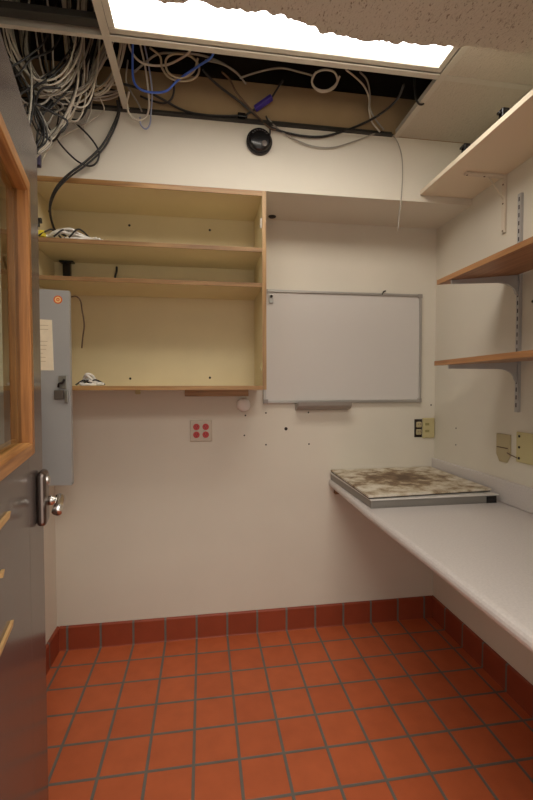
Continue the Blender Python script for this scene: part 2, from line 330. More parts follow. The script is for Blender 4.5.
SINGLE = {'black_loop': [(-0.075, -0.42, 2.413), (-0.056, -0.39, 2.404), (-0.029, -0.36, 2.392), (0.026, -0.34, 2.354), (0.074, -0.335, 2.305), (0.097, -0.335, 2.259), (0.085, -0.335, 2.217), (0.053, -0.335, 2.203), (0.007, -0.335, 2.223), (-0.046, -0.335, 2.275), (-0.078, -0.35, 2.319), (-0.09, -0.4, 2.326)], 'thick': [(0.175, -0.36, 2.463), (0.174, -0.335, 2.431), (0.15, -0.34, 2.361), (0.107, -0.345, 2.278), (0.043, -0.355, 2.204), (-0.016, -0.365, 2.147), (-0.06, -0.36, 2.099), (-0.089, -0.34, 2.058), (-0.101, -0.32, 2.022), (-0.104, -0.29, 1.985), (-0.105, -0.24, 1.966), (-0.077, -0.2, 1.961)], 'thick2': [(0.181, -0.35, 2.486), (0.179, -0.328, 2.436), (0.157, -0.332, 2.362), (0.113, -0.336, 2.275), (0.048, -0.345, 2.201), (-0.015, -0.355, 2.142), (-0.058, -0.355, 2.093), (-0.087, -0.335, 2.056), (-0.106, -0.315, 2.015)], 'blue': [(0.262, -0.5, 2.613), (0.25, -0.44, 2.569), (0.25, -0.42, 2.507), (0.273, -0.41, 2.482), (0.318, -0.4, 2.48), (0.373, -0.4, 2.491), (0.413, -0.41, 2.524), (0.454, -0.43, 2.545), (0.509, -0.46, 2.564), (0.555, -0.52, 2.558), (0.569, -0.56, 2.587)], 'white_loop': [(0.244, -0.5, 2.614), (0.244, -0.46, 2.598), (0.269, -0.43, 2.579), (0.313, -0.42, 2.572), (0.375, -0.42, 2.579), (0.431, -0.44, 2.594), (0.471, -0.48, 2.598), (0.488, -0.52, 2.624)], 'grey_drop': [(0.28, -0.5, 2.622), (0.281, -0.43, 2.626), (0.292, -0.4, 2.581), (0.3, -0.38, 2.51), (0.301, -0.36, 2.451), (0.287, -0.345, 2.415), (0.254, -0.34, 2.403), (0.223, -0.345, 2.417), (0.214, -0.36, 2.451), (0.229, -0.4, 2.473)], 'grey_drop2': [(0.295, -0.5, 2.624), (0.3, -0.43, 2.613), (0.311, -0.4, 2.552), (0.315, -0.37, 2.494), (0.307, -0.345, 2.437), (0.301, -0.335, 2.394), (0.284, -0.33, 2.375), (0.264, -0.33, 2.39), (0.262, -0.34, 2.416)], 'grey_c': [(0.226, -0.4, 2.597), (0.215, -0.38, 2.532), (0.232, -0.37, 2.494), (0.257, -0.36, 2.459), (0.271, -0.345, 2.434)], 'grey_coil': [(0.321, -0.48, 2.592), (0.354, -0.44, 2.596), (0.36, -0.42, 2.566), (0.39, -0.41, 2.537), (0.445, -0.41, 2.531), (0.493, -0.42, 2.545), (0.505, -0.43, 2.582), (0.47, -0.45, 2.602), (0.409, -0.46, 2.595), (0.377, -0.44, 2.584), (0.383, -0.42, 2.553), (0.43, -0.42, 2.534), (0.481, -0.43, 2.556), (0.502, -0.46, 2.59)], 'grey_arc': [(0.252, -0.42, 2.538), (0.298, -0.42, 2.582), (0.347, -0.44, 2.603), (0.416, -0.45, 2.607), (0.509, -0.47, 2.595), (0.588, -0.45, 2.592), (0.645, -0.43, 2.578), (0.67, -0.42, 2.568)], 'black_long': [(0.213, -0.42, 2.488), (0.247, -0.39, 2.501), (0.298, -0.365, 2.504), (0.36, -0.34, 2.494), (0.416, -0.325, 2.477), (0.474, -0.32, 2.465), (0.55, -0.318, 2.463), (0.627, -0.318, 2.468), (0.683, -0.318, 2.475)], 'black_arc': [(0.401, -0.4, 2.554), (0.402, -0.36, 2.526), (0.389, -0.345, 2.498), (0.359, -0.335, 2.485), (0.302, -0.335, 2.492), (0.264, -0.345, 2.498)], 'black_diag': [(0.521, -0.45, 2.554), (0.557, -0.41, 2.547), (0.608, -0.37, 2.54), (0.678, -0.335, 2.521), (0.74, -0.322, 2.485), (0.811, -0.318, 2.438), (0.927, -0.318, 2.414), (1.046, -0.318, 2.417), (1.149, -0.318, 2.451), (1.231, -0.325, 2.485), (1.273, -0.36, 2.494), (1.302, -0.42, 2.493), (1.318, -0.5, 2.491), (1.304, -0.58, 2.49)], 'brown_diag': [(0.596, -0.45, 2.554), (0.631, -0.4, 2.562), (0.659, -0.36, 2.544), (0.704, -0.335, 2.515), (0.757, -0.322, 2.473), (0.81, -0.32, 2.432), (0.837, -0.32, 2.426)], 'grey_thin': [(0.801, -0.325, 2.471), (0.846, -0.318, 2.433), (0.909, -0.318, 2.399), (1.0, -0.318, 2.372), (1.093, -0.318, 2.373), (1.187, -0.318, 2.405), (1.263, -0.318, 2.438), (1.3, -0.32, 2.454)], 'det_wire': [(0.791, -0.33, 2.476), (0.806, -0.322, 2.448), (0.811, -0.318, 2.416), (0.805, -0.325, 2.377)], 'white_coil': [(1.088, -0.44, 2.599), (1.072, -0.41, 2.569), (1.022, -0.4, 2.554), (0.983, -0.4, 2.575), (0.975, -0.43, 2.594), (1.005, -0.46, 2.599), (1.059, -0.45, 2.605), (1.082, -0.42, 2.588), (1.046, -0.41, 2.558), (0.998, -0.41, 2.557), (0.97, -0.43, 2.569), (0.979, -0.46, 2.589)], 'grey_r1': [(1.094, -0.5, 2.58), (1.15, -0.44, 2.605), (1.21, -0.4, 2.598), (1.245, -0.37, 2.571), (1.254, -0.35, 2.533), (1.276, -0.33, 2.495), (1.317, -0.325, 2.457)], 'grey_r2': [(1.153, -0.5, 2.578), (1.207, -0.44, 2.595), (1.237, -0.4, 2.567), (1.254, -0.36, 2.535), (1.293, -0.335, 2.502), (1.336, -0.325, 2.468)], 'grey_r3': [(0.67, -0.42, 2.56), (0.739, -0.46, 2.562), (0.826, -0.48, 2.573), (0.912, -0.46, 2.581), (0.976, -0.44, 2.587)], 'grey_r4': [(0.529, -0.48, 2.57), (0.595, -0.46, 2.578), (0.653, -0.43, 2.575), (0.697, -0.4, 2.553)], 'hang': [(1.38, -0.315, 2.459), (1.408, -0.318, 2.419), (1.428, -0.318, 2.353), (1.431, -0.318, 2.262), (1.425, -0.318, 2.162), (1.415, -0.318, 2.079), (1.41, -0.32, 2.018)], 'hook': [(1.367, -0.54, 2.58), (1.369, -0.54, 2.525), (1.376, -0.54, 2.47), (1.39, -0.54, 2.448), (1.407, -0.54, 2.449), (1.413, -0.54, 2.466)], 'thin_white': [(-0.024, -0.4, 2.355), (-0.049, -0.37, 2.317), (-0.086, -0.35, 2.267), (-0.113, -0.34, 2.227), (-0.131, -0.335, 2.189)], 'thin_white2': [(0.114, -0.38, 2.451), (0.121, -0.345, 2.427), (0.078, -0.33, 2.401), (0.031, -0.33, 2.364), (-0.031, -0.33, 2.327), (-0.067, -0.34, 2.286), (-0.091, -0.36, 2.241)], 'thin_white3': [(0.053, -0.38, 2.437), (0.051, -0.345, 2.405), (0.039, -0.332, 2.356), (0.04, -0.33, 2.313)], 'plug': [(0.743, -0.33, 2.501), (0.813, -0.36, 2.539), (0.853, -0.4, 2.586)]}
# ------------------------------------------------------------------ dimensions (metres)
XL, XR = -0.208, 1.792          # side walls
YF = -1.72                      # inner face of the front wall (the doorway)
ZC = 2.452                      # suspended ceiling
ZS = 3.0                        # slab above
SY, SZ = -0.306, 2.165          # soffit face and underside

# ------------------------------------------------------------------ setting
build('floor', mbox((XL - 0.1, -3.4, -0.06), (XR + 0.1, 0.1, 0)), M_floor, label='red quarry tile floor with dark grey grout', cat='floor', kind='structure')
build('wall_back', mbox((XL, 0, 0), (XR, 0.1, SZ)), M_wall, label='cream back wall behind cabinet and whiteboard', cat='wall', kind='structure')
build('wall_left', mbox((XL - 0.1, YF, 0), (XL, 0.1, ZC)), M_wall, label='cream left wall behind the open door', cat='wall', kind='structure')
build('wall_right', mbox((XR, YF, 0), (XR + 0.1, 0.1, ZC)), M_wall, label='cream right wall with shelves and counter', cat='wall', kind='structure')
bm = bmesh.new()
box(bm, (XL - 0.1, YF - 0.12, 0), (0.165, YF, ZS)); box(bm, (1.20, YF - 0.12, 0), (XR + 0.1, YF, ZS)); box(bm, (0.165, YF - 0.12, 2.07), (1.20, YF, ZS))
build('wall_front', bm, M_wall, label='front wall around the doorway', cat='wall', kind='structure')
bm = bmesh.new()
box(bm, (XL - 0.1, 0, SZ), (XR + 0.1, 0.1, ZS)); box(bm, (XL - 0.1, YF, ZC), (XL, 0, ZS)); box(bm, (XR, YF, ZC), (XR + 0.1, 0, ZS))
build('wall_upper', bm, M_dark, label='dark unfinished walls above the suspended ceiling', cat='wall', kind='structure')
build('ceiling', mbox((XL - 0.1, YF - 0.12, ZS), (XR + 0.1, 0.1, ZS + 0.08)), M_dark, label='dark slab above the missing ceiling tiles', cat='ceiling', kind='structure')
# soffit: painted box over the cabinet, its upper face left unpainted above the ceiling line
build('wall_soffit', mbox((XL, SY, SZ), (XR, 0, ZC)), M_wall, label='cream soffit above the cabinet', cat='wall', kind='structure')
bm = bmesh.new()
box(bm, (XL, SY, ZC), (XR, 0, 2.63))
build('wall_soffit_top', bm, M_raw, label='unpainted tan top of the soffit above the ceiling line', cat='wall', kind='structure')
# cove base of quarry tile
def cove(h, t):
    return [(0, 0), (t + 0.003, 0), (t + 0.001, 0.003), (t, 0.008), (t, h - 0.006), (t - 0.005, h), (0, h)]
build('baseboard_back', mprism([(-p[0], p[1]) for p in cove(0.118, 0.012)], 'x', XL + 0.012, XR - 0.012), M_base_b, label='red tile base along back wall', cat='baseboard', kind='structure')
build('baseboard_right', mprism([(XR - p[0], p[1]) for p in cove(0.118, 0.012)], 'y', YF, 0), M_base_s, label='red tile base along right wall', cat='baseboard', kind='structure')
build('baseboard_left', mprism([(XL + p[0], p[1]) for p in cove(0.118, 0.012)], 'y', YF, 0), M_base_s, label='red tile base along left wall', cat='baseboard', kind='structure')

# ceiling grid
def tee(bm, axis, c, a, b, w=0.024, h=0.034, z=ZC):
    if axis == 'y':
        box(bm, (c - w / 2, a, z - 0.0015), (c + w / 2, b, z + 0.0015)); box(bm, (c - 0.0012, a, z), (c + 0.0012, b, z + h))
    else:
        box(bm, (a, c - w / 2, z - 0.0015), (b, c + w / 2, z + 0.0015)); box(bm, (a, c - 0.0012, z), (b, c + 0.0012, z + h))
def struct_tee(name, axis, c, a, b, label, w=0.024):
    bm = bmesh.new(); tee(bm, axis, c, a, b, w)
    build(name, bm, M_tee, label=label, cat='ceiling grid', kind='structure')
TX1, TX2, TY = 0.205, 1.402, -0.683
struct_tee('trim_1', 'y', TX1, YF, SY, 'white ceiling grid rail left of the light', 0.026)
struct_tee('trim_2', 'y', TX2, YF, SY, 'white ceiling grid rail right of the light')
struct_tee('trim_3', 'x', TY, XL, TX1 - 0.013, 'short grid rail crossing the cables', 0.015)
build('trim_8', mbox((XL, -0.742, ZC + 0.006), (TX1 - 0.014, -0.708, ZC + 0.03), 0.002), M_dtee, label='dark steel bar beside the short grid rail crossing the cables', cat='ceiling grid', kind='structure')
struct_tee('trim_4', 'x', TY, TX1 + 0.013, TX2 - 0.013, 'long grid rail along the front of the light')
struct_tee('trim_5', 'x', TY, TX2 + 0.013, XR, 'short grid rail between the white ceiling tiles')
bm = bmesh.new()
box(bm, (XL, SY - 0.022, ZC - 0.002), (TX2 - 0.02, SY, ZC + 0.001)); box(bm, (XL, SY - 0.003, ZC), (TX2 - 0.02, SY, ZC + 0.02))
build('trim_6', bm, M_dtee, label='dark wall angle along the top of the soffit', cat='ceiling grid', kind='structure')
bm = bmesh.new()
box(bm, (XR - 0.022, YF, ZC - 0.002), (XR, SY, ZC + 0.0005))
build('trim_7', bm, M_tee, label='white wall angle above right wall', cat='ceiling grid', kind='structure')

# two white tiles still in place on the right
def ctile(x0, x1, y0, y1, label):
    return build('ceiling_tile', mbox((x0, y0, ZC + 0.0018), (x1, y1, ZC + 0.017), 0.002), M_tileW, label=label, cat='ceiling tile', group='white tiles in the ceiling grid')
ctile(TX2 + 0.002, XR - 0.001, TY + 0.002, SY - 0.001, 'white ceiling tile between open cavity and right wall')
ctile(TX2 + 0.002, XR - 0.001, -1.29, TY - 0.002, 'white ceiling tile to the right of the lit panel')

# ragged fissured tile hanging lower, in front of the light
zr = 2.30
rg = random.Random(3)
poly = []
nseg = 150
x0, x1 = 0.30, XR - 0.002
off = 0.0
TORN = [(0.30, -1.016), (0.422, -1.021), (0.511, -1.026), (0.59, -1.026), (0.689, -1.023), (0.783, -1.01), (0.873, -0.994), (0.96, -0.976), (1.09, -0.981), (1.239, -0.996), (1.498, -1.013), (1.8, -1.02)]
def torn(x):
    for (a, p), (c, q) in zip(TORN, TORN[1:]):
        if x <= c: return p + (q - p) * (x - a) / (c - a)
    return TORN[-1][1]
for i in range(nseg + 1):
    x = x0 + (x1 - x0) * i / nseg
    base = torn(x) + 0.004 * math.sin(x * 23)
    off = off * 0.6 + rg.uniform(-0.005, 0.005)
    if rg.random() < 0.06: off += rg.choice((-0.014, 0.012))
    poly.append((x, base + off))
bm = bmesh.new()
th = 0.016
top = [bm.verts.new((x, y - 0.004 + rg.uniform(-0.003, 0.003), zr + th)) for x, y in poly]
bot = [bm.verts.new((x, y, zr)) for x, y in poly]
tb = [bm.verts.new((x, YF + 0.002, zr + th)) for x in (x1, x0)]
bb = [bm.verts.new((x, YF + 0.002, zr)) for x in (x1, x0)]
f = bm.faces.new(bot + bb); f.material_index = 0
f = bm.faces.new((top + tb)[::-1]); f.material_index = 1
for i in range(nseg):
    f = bm.faces.new((bot[i], top[i], top[i + 1], bot[i + 1])); f.material_index = 1
A = [bot[-1]] + bb + [bot[0]]; B = [top[-1]] + tb + [top[0]]
for i in range(3):
    f = bm.faces.new((A[i], B[i], B[i + 1], A[i + 1])); f.material_index = 1
build('ceiling_panel', bm, [M_tileO, M_core], label='large fissured acoustic tile with ragged torn edge in front of light', cat='ceiling tile')

# ------------------------------------------------------------------ ceiling light
lt = empty('ceiling_light', 'bright rectangular recessed ceiling light panel', 'light', (0.8, -1.0, ZC))
lx0, lx1, ly0, ly1 = -0.582, 0.588, -0.29, 0.302
bm = bmesh.new()
w = 0.022
for a, b in (((lx0, ly0, 0.003), (lx1, ly0 + w, 0.02)), ((lx0, ly1 - w, 0.003), (lx1, ly1, 0.02)), ((lx0, ly0 + w, 0.003), (lx0 + w, ly1 - w, 0.02)), ((lx1 - w, ly0 + w, 0.003), (lx1, ly1 - w, 0.02))):
    box(bm, a, b, 0.002)
build('frame', bm, M_tee, lt)
build('diffuser', mbox((lx0 + w, ly0 + w, 0.008), (lx1 - w, ly1 - w, 0.012)), lamp_mat('light_diffuser', (1.0, 0.95, 0.88, 1), LIGHT), lt)
bm = bmesh.new()
for a, b in (((lx0, ly0, 0.02), (lx1, ly0 + 0.002, 0.11)), ((lx0, ly1 - 0.002, 0.02), (lx1, ly1, 0.11)), ((lx0, ly0, 0.02), (lx0 + 0.002, ly1, 0.11)), ((lx1 - 0.002, ly0, 0.02), (lx1, ly1, 0.11)), ((lx0, ly0, 0.11), (lx1, ly1, 0.113))):
    box(bm, a, b)
build('housing', bm, M_galv, lt)

# ------------------------------------------------------------------ door, hinged near the camera and standing open
TH = math.radians(11.4)
door = empty('door_1', 'grey brown door with oak framed window standing open', 'door', (0.205, -1.692, 0.0), math.pi / 2 + TH, kind='structure')
W, T, H0 = 0.91, 0.044, 2.02
u0, u1, z0, z1 = 0.19, 0.688, 1.137, 1.804
bm = bmesh.new()
box(bm, (0, 0, 0.008), (u0, T, H0), 0.002); box(bm, (u1, 0, 0.008), (W, T, H0), 0.002)
box(bm, (u0, 0, 0.008), (u1, T, z0)); box(bm, (u0, 0, z1), (u1, T, H0))
build('leaf', bm, M_door, door)
wf = build('window_frame', (lambda b: b)(bmesh.new()), M_oakdoor_z, door)
def ring(bm, y0, y1, inset, width, bev=0.003):
    a0, a1, c0, c1 = u0 + inset, u1 - inset, z0 + inset, z1 - inset
    return [((a0, y0, c0), (a0 + width, y1, c1)), ((a1 - width, y0, c0), (a1, y1, c1))], [((a0 + width, y0, c0), (a1 - width, y1, c0 + width)), ((a0 + width, y0, c1 - width), (a1 - width, y1, c1))]
bmv, bmh = bmesh.new(), bmesh.new()
for args in ((-0.014, -0.0005, -0.012, 0.03), (-0.010, T + 0.004, 0.0005, 0.02), (0.0165, 0.03, 0.0205, 0.012)):
    v, h = ring(None, *args)
    for a, b in v: box(bmv, a, b, 0.0025)
    for a, b in h: box(bmh, a, b, 0.0025)
bmv.to_mesh(wf.data); bmv.free()
build('frame_rail', bmh, M_oakdoor_x, wf)
build('glass', mbox((u0 + 0.0205, 0.0105, z0 + 0.0205), (u1 - 0.0205, 0.0155, z1 - 0.0205)), M_glass, door)
# lever lock set near the free edge
ls = build('lock_escutcheon', mbox((0.78, -0.026, 0.905), (0.852, -0.0005, 1.058), 0.012, 4), M_lock, door, smooth=False)
bm = bmesh.new()
lathe(bm, [(0.014, 0), (0.014, 0.012), (0.0095, 0.016), (0.0095, 0.034)], (0.828, -0.0255, 0.968), '-y', 20)
build('lever_neck', bm, M_chrome, ls, smooth=True)
bm = bmesh.new()
tube(bm, [(0.84, -0.052, 0.97), (0.826, -0.058, 0.97), (0.80, -0.059, 0.965), (0.778, -0.057, 0.957), (0.764, -0.054, 0.948)], 0.0135, 12)
build('lever_handle', bm, M_chrome, ls, smooth=True)
build('lock_cylinder', mlathe([(0.014, 0), (0.014, 0.004), (0.010, 0.007), (0, 0.007)], (0.814, -0.0255, 1.03), '-y', 20), M_chrome, ls)
# bare wood strips across the lower face
for (a, b, z, h) in ((0.0, 0.462, 1.036, 0.011), (0.0, 0.468, 0.806, 0.009), (0.385, 0.402, 0.94, 0.01)):
    build('wood_strip', mprism([(a, z - h / 2), (b - h, z - h / 2), (b, z + h * 0.5), (a, z + h / 2)], 'y', -0.006, -0.0003), M_tan, door)
bm = bmesh.new()
for z in (0.2, 1.0, 1.8): lathe(bm, [(0.008, -0.05), (0.008, 0.05)], (-0.006, -0.006, z), 'z', 12)
build('hinge', bm, M_steel, door)

# ------------------------------------------------------------------ wall cabinet without doors
cab = empty('wall_cabinet', 'open wall cabinet with oak edges and pale yellow interior', 'cabinet', (0.0, 0.0, 1.285))
cx0, cx1, cy0, cz0, cz1 = XL + 0.001, 0.795, SY, 0.0, SZ - 1.285 - 0.0005
t = 0.018
e = 0.004
def panel(name, lo, hi, edges, oak):
    p = build(name, mbox(lo, hi), M_cream, cab)
    return p
sp1 = build('side_panel', mbox((cx0, cy0 + e, 0), (cx0 + t, -0.001, cz1)), M_cream, cab)
sp2 = build('side_panel', mbox((cx1 - t, cy0 + e, 0), (cx1, -0.001, cz1)), M_cream, cab)
tp = build('top_panel', mbox((cx0 + t, cy0 + e, cz1 - t), (cx1 - t, -0.001, cz1)), M_cream, cab)
bp_ = build('bottom_panel', mbox((cx0 + t, cy0 + e, 0), (cx1 - t, -0.001, t)), M_cream, cab)
build('back_panel', mbox((cx0 + t, -0.008, t), (cx1 - t, -0.001, cz1 - t)), M_cream, cab)
for p, lo, hi, m in ((sp1, (cx0, cy0, 0), (cx0 + t, cy0 + e, cz1), M_oakz), (sp2, (cx1 - t, cy0, 0), (cx1, cy0 + e, cz1), M_oakz),
                     (tp, (cx0 + t, cy0, cz1 - t - 0.003), (cx1 - t, cy0 + e, cz1), M_oakx), (bp_, (cx0 + t, cy0, 0), (cx1 - t, cy0 + e, t), M_oakx)):
    build('edge_band', mbox(lo, hi), m, p)
for zz in (1.918, 1.762):
    z = zz - 1.285
    s = build('shelf', mbox((cx0 + t, cy0 + 0.012, z - t), (cx1 - t, -0.009, z)), M_cream, cab)
    build('edge_band', mbox((cx0 + t, cy0 + 0.008, z - t), (cx1 - t, cy0 + 0.012, z)), M_oaks, s)
for x, z in ((0.16, 2.093), (0.552, 2.091), (0.156, 1.341), (0.548, 1.346)):
    build('screw', mlathe([(0.006, 0), (0.005, 0.002), (0, 0.0025)], (x, -0.008, z - 1.285), '-y', 14), M_hole, cab)
# hinge plates left on the right hand side
for z in (0.745, 0.105):
    h = build('hinge_plate', mbox((cx1 - t - 0.006, cy0 + 0.012, z - 0.022), (cx1 - t - 0.0003, cy0 + 0.032, z + 0.022), 0.002), M_white_pl if z > 0.5 else M_beige, cab)
    build('hinge_screw', mlathe([(0.005, 0), (0.004, 0.002), (0, 0.003)], (cx1 - t - 0.006, cy0 + 0.02, z - 0.012), '-x', 12), M_steel, h)
build('hanging_rail', mbox((0.422, -0.026, -0.034), (0.744, -0.0005, -0.0005), 0.002), M_oakx, cab, label='brown wooden rail under the cabinet')
build('clip', mbox((0.18, -0.02, -0.022), (0.205, -0.004, -0.0005), 0.003), M_beige, cab)

# things inside the cabinet
def shelf_bundle(name, label, ox, oy, oz, L, seed, yellow):
    q = min(1, L / 0.15)
    rg = random.Random(seed)
    b = empty(name, label, 'cables', (ox, oy, oz), 0, 'cut cable bundles lying in the cabinet')
    for k in range(6):
        pts = []
        n = 6
        for i in range(n):
            s = i / (n - 1)
            pts.append((L * s * rg.uniform(0.9, 1.05) + (0.01 if i == 0 else 0), rg.uniform(-0.022, 0.022), 0.006 + 0.003 * (k % 3) + 0.022 * (k % 3) * math.sin(math.pi * min(1, s * 1.1)) * rg.uniform(0.4, 1)))
        if k < 3: pts.append((L * 1.12 + rg.uniform(-0.01, 0.02), pts[-1][1] - 0.01, 0.008))
        build('cable', mtube(pts, 0.0055, 8), M_white_pl, b, smooth=True)
    for k in range(3):
        x = L * (0.12 + 0.3 * k)
        build('black_wire', mtube([(x - 0.03 * q, -0.034 * q, 0.004), (x, -0.028 * q, (0.028 + 0.006 * k) * q), (x + 0.02 * q, -0.01 * q, 0.04 * q), (x + 0.05 * q, 0.012 * q, 0.012), (x + 0.07 * q, -0.02 * q, 0.006)], 0.0036, 6), M_blackm, b, smooth=True)
    if yellow:
        build('yellow_connector', mbox((-0.012, -0.034, 0.006), (0.018, -0.012, 0.03), 0.003), M_yellow, b, label='yellow connector')
        for k in range(3):
            build('black_connector', mbox((-0.03 + 0.004 * k, -0.03 + 0.014 * k, 0.03 + 0.02 * k), (-0.012 + 0.004 * k, -0.018 + 0.014 * k, 0.052 + 0.02 * k), 0.003), M_black, b)
    return b
shelf_bundle('cable_bundle', 'white cable ends with yellow and black connectors on top cabinet shelf', -0.15, -0.262, 1.9185, 0.2, 5, True)
shelf_bundle('cable_bundle', 'short white cable ends with black plug on the cabinet floor', -0.012, -0.275, 1.3035, 0.09, 9, False)
tb_ = empty('cable_clamp', 'black T shaped clamp standing in middle compartment of cabinet', 'clamp', (-0.125, -0.03, 1.7625))
build('post', mbox((-0.017, -0.012, 0), (0.017, 0.012, 0.128), 0.003), M_black, tb_)
build('head', mbox((-0.032, -0.016, 0.128), (0.032, 0.016, 0.1365), 0.002), M_black, tb_)
tag(build('wire_stub', mtube([(0.093, -0.02, 1.766), (0.094, -0.02, 1.80), (0.092, -0.018, 1.835), (0.099, -0.02, 1.865), (0.099, -0.0135, 1.886)], 0.005, 8), M_blackm, smooth=True), 'short black wire stub against back of middle cabinet compartment', 'wire')
tag(build('loose_wire', mtube([(-0.03, -0.30, 1.676), (-0.01, -0.300, 1.678), (0.006, -0.300, 1.662), (0.013, -0.3, 1.62), (0.02, -0.3, 1.56), (0.014, -0.3, 1.51), (0.009, -0.3, 1.462)], 0.003, 8), M_brown, smooth=True), 'thin brown wire hanging beside grey panel door', 'wire')

# ------------------------------------------------------------------ open electrical panel door on the left wall
pd = empty('panel_door', 'narrow grey metal electrical panel door with card and orange sticker', 'panel door', (XL, -0.36, 0.9))
px1 = -0.02 - XL
bm = bmesh.new()
prism(bm, [(0.004, 0.0), (px1, -0.003), (px1, 0.787), (0.004, 0.795)], 'y', -0.003, 0.0)
box(bm, (px1 - 0.003, 0, 0.0), (px1, 0.02, 0.785)); box(bm, (0.004, 0, 0.0), (px1, 0.02, 0.004)); box(bm, (0.004, 0, 0.783), (px1, 0.02, 0.787))
build('sheet', bm, M_pan, pd)
build('hinge', mlathe([(0.005, 0.02), (0.005, 0.76)], (0.0055, 0.008, 0), 'z', 12), M_pan, pd)
cd = build('directory_card', mprism([(0.03, 0.466), (0.126, 0.466), (0.1222, 0.668), (0.03, 0.672)], 'y', -0.0042, -0.0032), M_paper, pd, label='yellowed paper card taped on')
bm = bmesh.new()
rg = random.Random(2)
for z in [0.645 - 0.016 * i for i in range(10)]:
    box(bm, (0.045, -0.00445, z), (0.075 + rg.uniform(0, 0.035), -0.00421, z + 0.0022))
build('faint_lines', bm, mat('faint_tan_ink', srgb(206, 186, 150), 0.8), cd)
st = build('sticker', mlathe([(0.0165, 0), (0.0165, 0.0008), (0, 0.0008)], (0.146, -0.0031, 0.75), '-y', 24), M_orange, pd, label='round orange sticker')
bm = bmesh.new()
seg = 24
for ra, rb in ((0.0118, 0.0068), (0.003, 0.0012)):
    A = [bm.verts.new((0.146 + ra * math.cos(2 * math.pi * k / seg), -0.0046, 0.75 + ra * math.sin(2 * math.pi * k / seg))) for k in range(seg)]
    B = [bm.verts.new((0.146 + rb * math.cos(2 * math.pi * k / seg), -0.0046, 0.75 + rb * math.sin(2 * math.pi * k / seg))) for k in range(seg)]
    for k in range(seg): bm.faces.new((A[k], A[(k + 1) % seg], B[(k + 1) % seg], B[k]))
build('sticker_rings', bm, M_orange_l, st)
la = build('latch', mbox((0.128, -0.014, 0.349), (0.164, -0.0032, 0.386), 0.002), mat('dull_latch_steel', srgb(96, 88, 80), 0.45, 0.2), pd, label='dark square latch plate')
build('latch_hook', mtube([(0.146, -0.018, 0.398), (0.15, -0.022, 0.412), (0.162, -0.02, 0.416), (0.17, -0.018, 0.43)], 0.004, 8), M_black, la, smooth=True)
build('latch_tongue', mbox((0.146, -0.012, 0.392), (0.176, -0.0032, 0.444), 0.002), M_steel, la)
build('latch_bar', mbox((0.168, -0.016, 0.335), (0.181, -0.0032, 0.385), 0.002), M_steel, la)

eb = empty('reflection_box', 'low grey metal box on left wall seen through door glass', 'box', (XL, -0.54, 0.75))  # added box, stands in for the grey reflection in the door glass
build('body', mbox((0.0005, -0.14, 0), (0.05, 0.12, 0.53), 0.003), M_pan, eb)
build('cover', mbox((0.0505, -0.13, 0.01), (0.054, 0.11, 0.52), 0.001), M_grey_pl, eb)

# ------------------------------------------------------------------ whiteboard
wb = empty('whiteboard', 'blank framed whiteboard on back wall right of cabinet', 'whiteboard', (0.822, -0.001, 1.213))
bw, bh = 0.877, 0.588
build('writing_surface', mbox((0.01, -0.012, 0.01), (bw - 0.01, -0.001, bh - 0.01)), M_wbd, wb)
bm = bmesh.new()
for lo, hi in (((0, -0.02, 0), (bw, -0.0005, 0.015)), ((0, -0.02, bh - 0.013), (bw, -0.0005, bh)), ((0, -0.02, 0.015), (0.012, -0.0005, bh - 0.013)), ((bw - 0.012, -0.02, 0.015), (bw, -0.0005, bh - 0.013))):
    box(bm, lo, hi, 0.002)
build('frame', bm, M_alu, wb)
for x in (0.0, bw - 0.024):
    for z in (0.0, bh - 0.02):
        build('corner_cap', mbox((x - 0.001, -0.0225, z - 0.001), (x + 0.025, -0.0205, z + 0.021), 0.001), M_grey_pl, wb)
bm = bmesh.new()
prism(bm, [(-0.0005, -0.001), (-0.06, -0.001), (-0.066, 0.006), (-0.07, 0.006), (-0.066, -0.012), (-0.05, -0.028), (-0.0005, -0.04)], 'x', 0.172, 0.462)
build('marker_tray', bm, M_grey_pl, wb, label='short grey marker tray under the board')
mg = empty('board_clip', 'small silver clip at top left corner of whiteboard', 'clip', (0.863, -0.0145, 1.752))
build('plate', mbox((-0.012, -0.008, -0.022), (0.012, 0.0, 0.022), 0.003), M_steel, mg)
build('knob', mlathe([(0.007, 0), (0.007, 0.008), (0.004, 0.011), (0, 0.011)], (0.0, -0.008, 0.012), '-y', 16), M_black, mg)
hk = empty('frame_hook', 'tiny dark hook on top edge of whiteboard frame', 'hook', (1.479, -0.012, 1.802))
build('hook_body', mtube([(-0.012, -0.012, -0.008), (-0.006, -0.014, 0.004), (0.004, -0.008, 0.01), (0.012, 0.0, 0.013)], 0.004, 8), M_black, hk, smooth=True)

# ------------------------------------------------------------------ outlets and plates
qo = empty('outlet_plate', 'square steel plate with four red receptacles below the cabinet', 'outlet', (0.5015, -0.0005, 1.075))
build('plate', mbox((-0.056, -0.007, -0.055), (0.056, 0, 0.055), 0.003), mat('beige_steel_plate', srgb(190, 178, 160), 0.4, 0.1), qo)
for sx in (-1, 1):
    for sz in (-1, 1):
        c = (sx * 0.0235, -0.0072, sz * 0.02)
        r = build('receptacle', mlathe([(0.0165, 0), (0.0165, 0.003), (0.015, 0.0045), (0, 0.0045)], c, '-y', 20), M_red, qo)
        bm = bmesh.new()
        for dx in (-0.006, 0.006): box(bm, (c[0] + dx - 0.001, c[1] - 0.0052, c[2]), (c[0] + dx + 0.001, c[1] - 0.0046, c[2] + 0.008))
        lathe(bm, [(0.0022, 0), (0.0022, 0.0006)], (c[0], c[1] - 0.0046, c[2] - 0.006), '-y', 10)
        build('slot', bm, M_hole, r)
ob = empty('outlet_box', 'uncovered duplex outlet with ivory half plate in back right corner', 'outlet', (1.728, -0.0005, 1.068))
build('dark_gap', mbox((-0.058, -0.004, -0.05), (-0.014, 0, 0.05), 0.001), M_hole, ob)
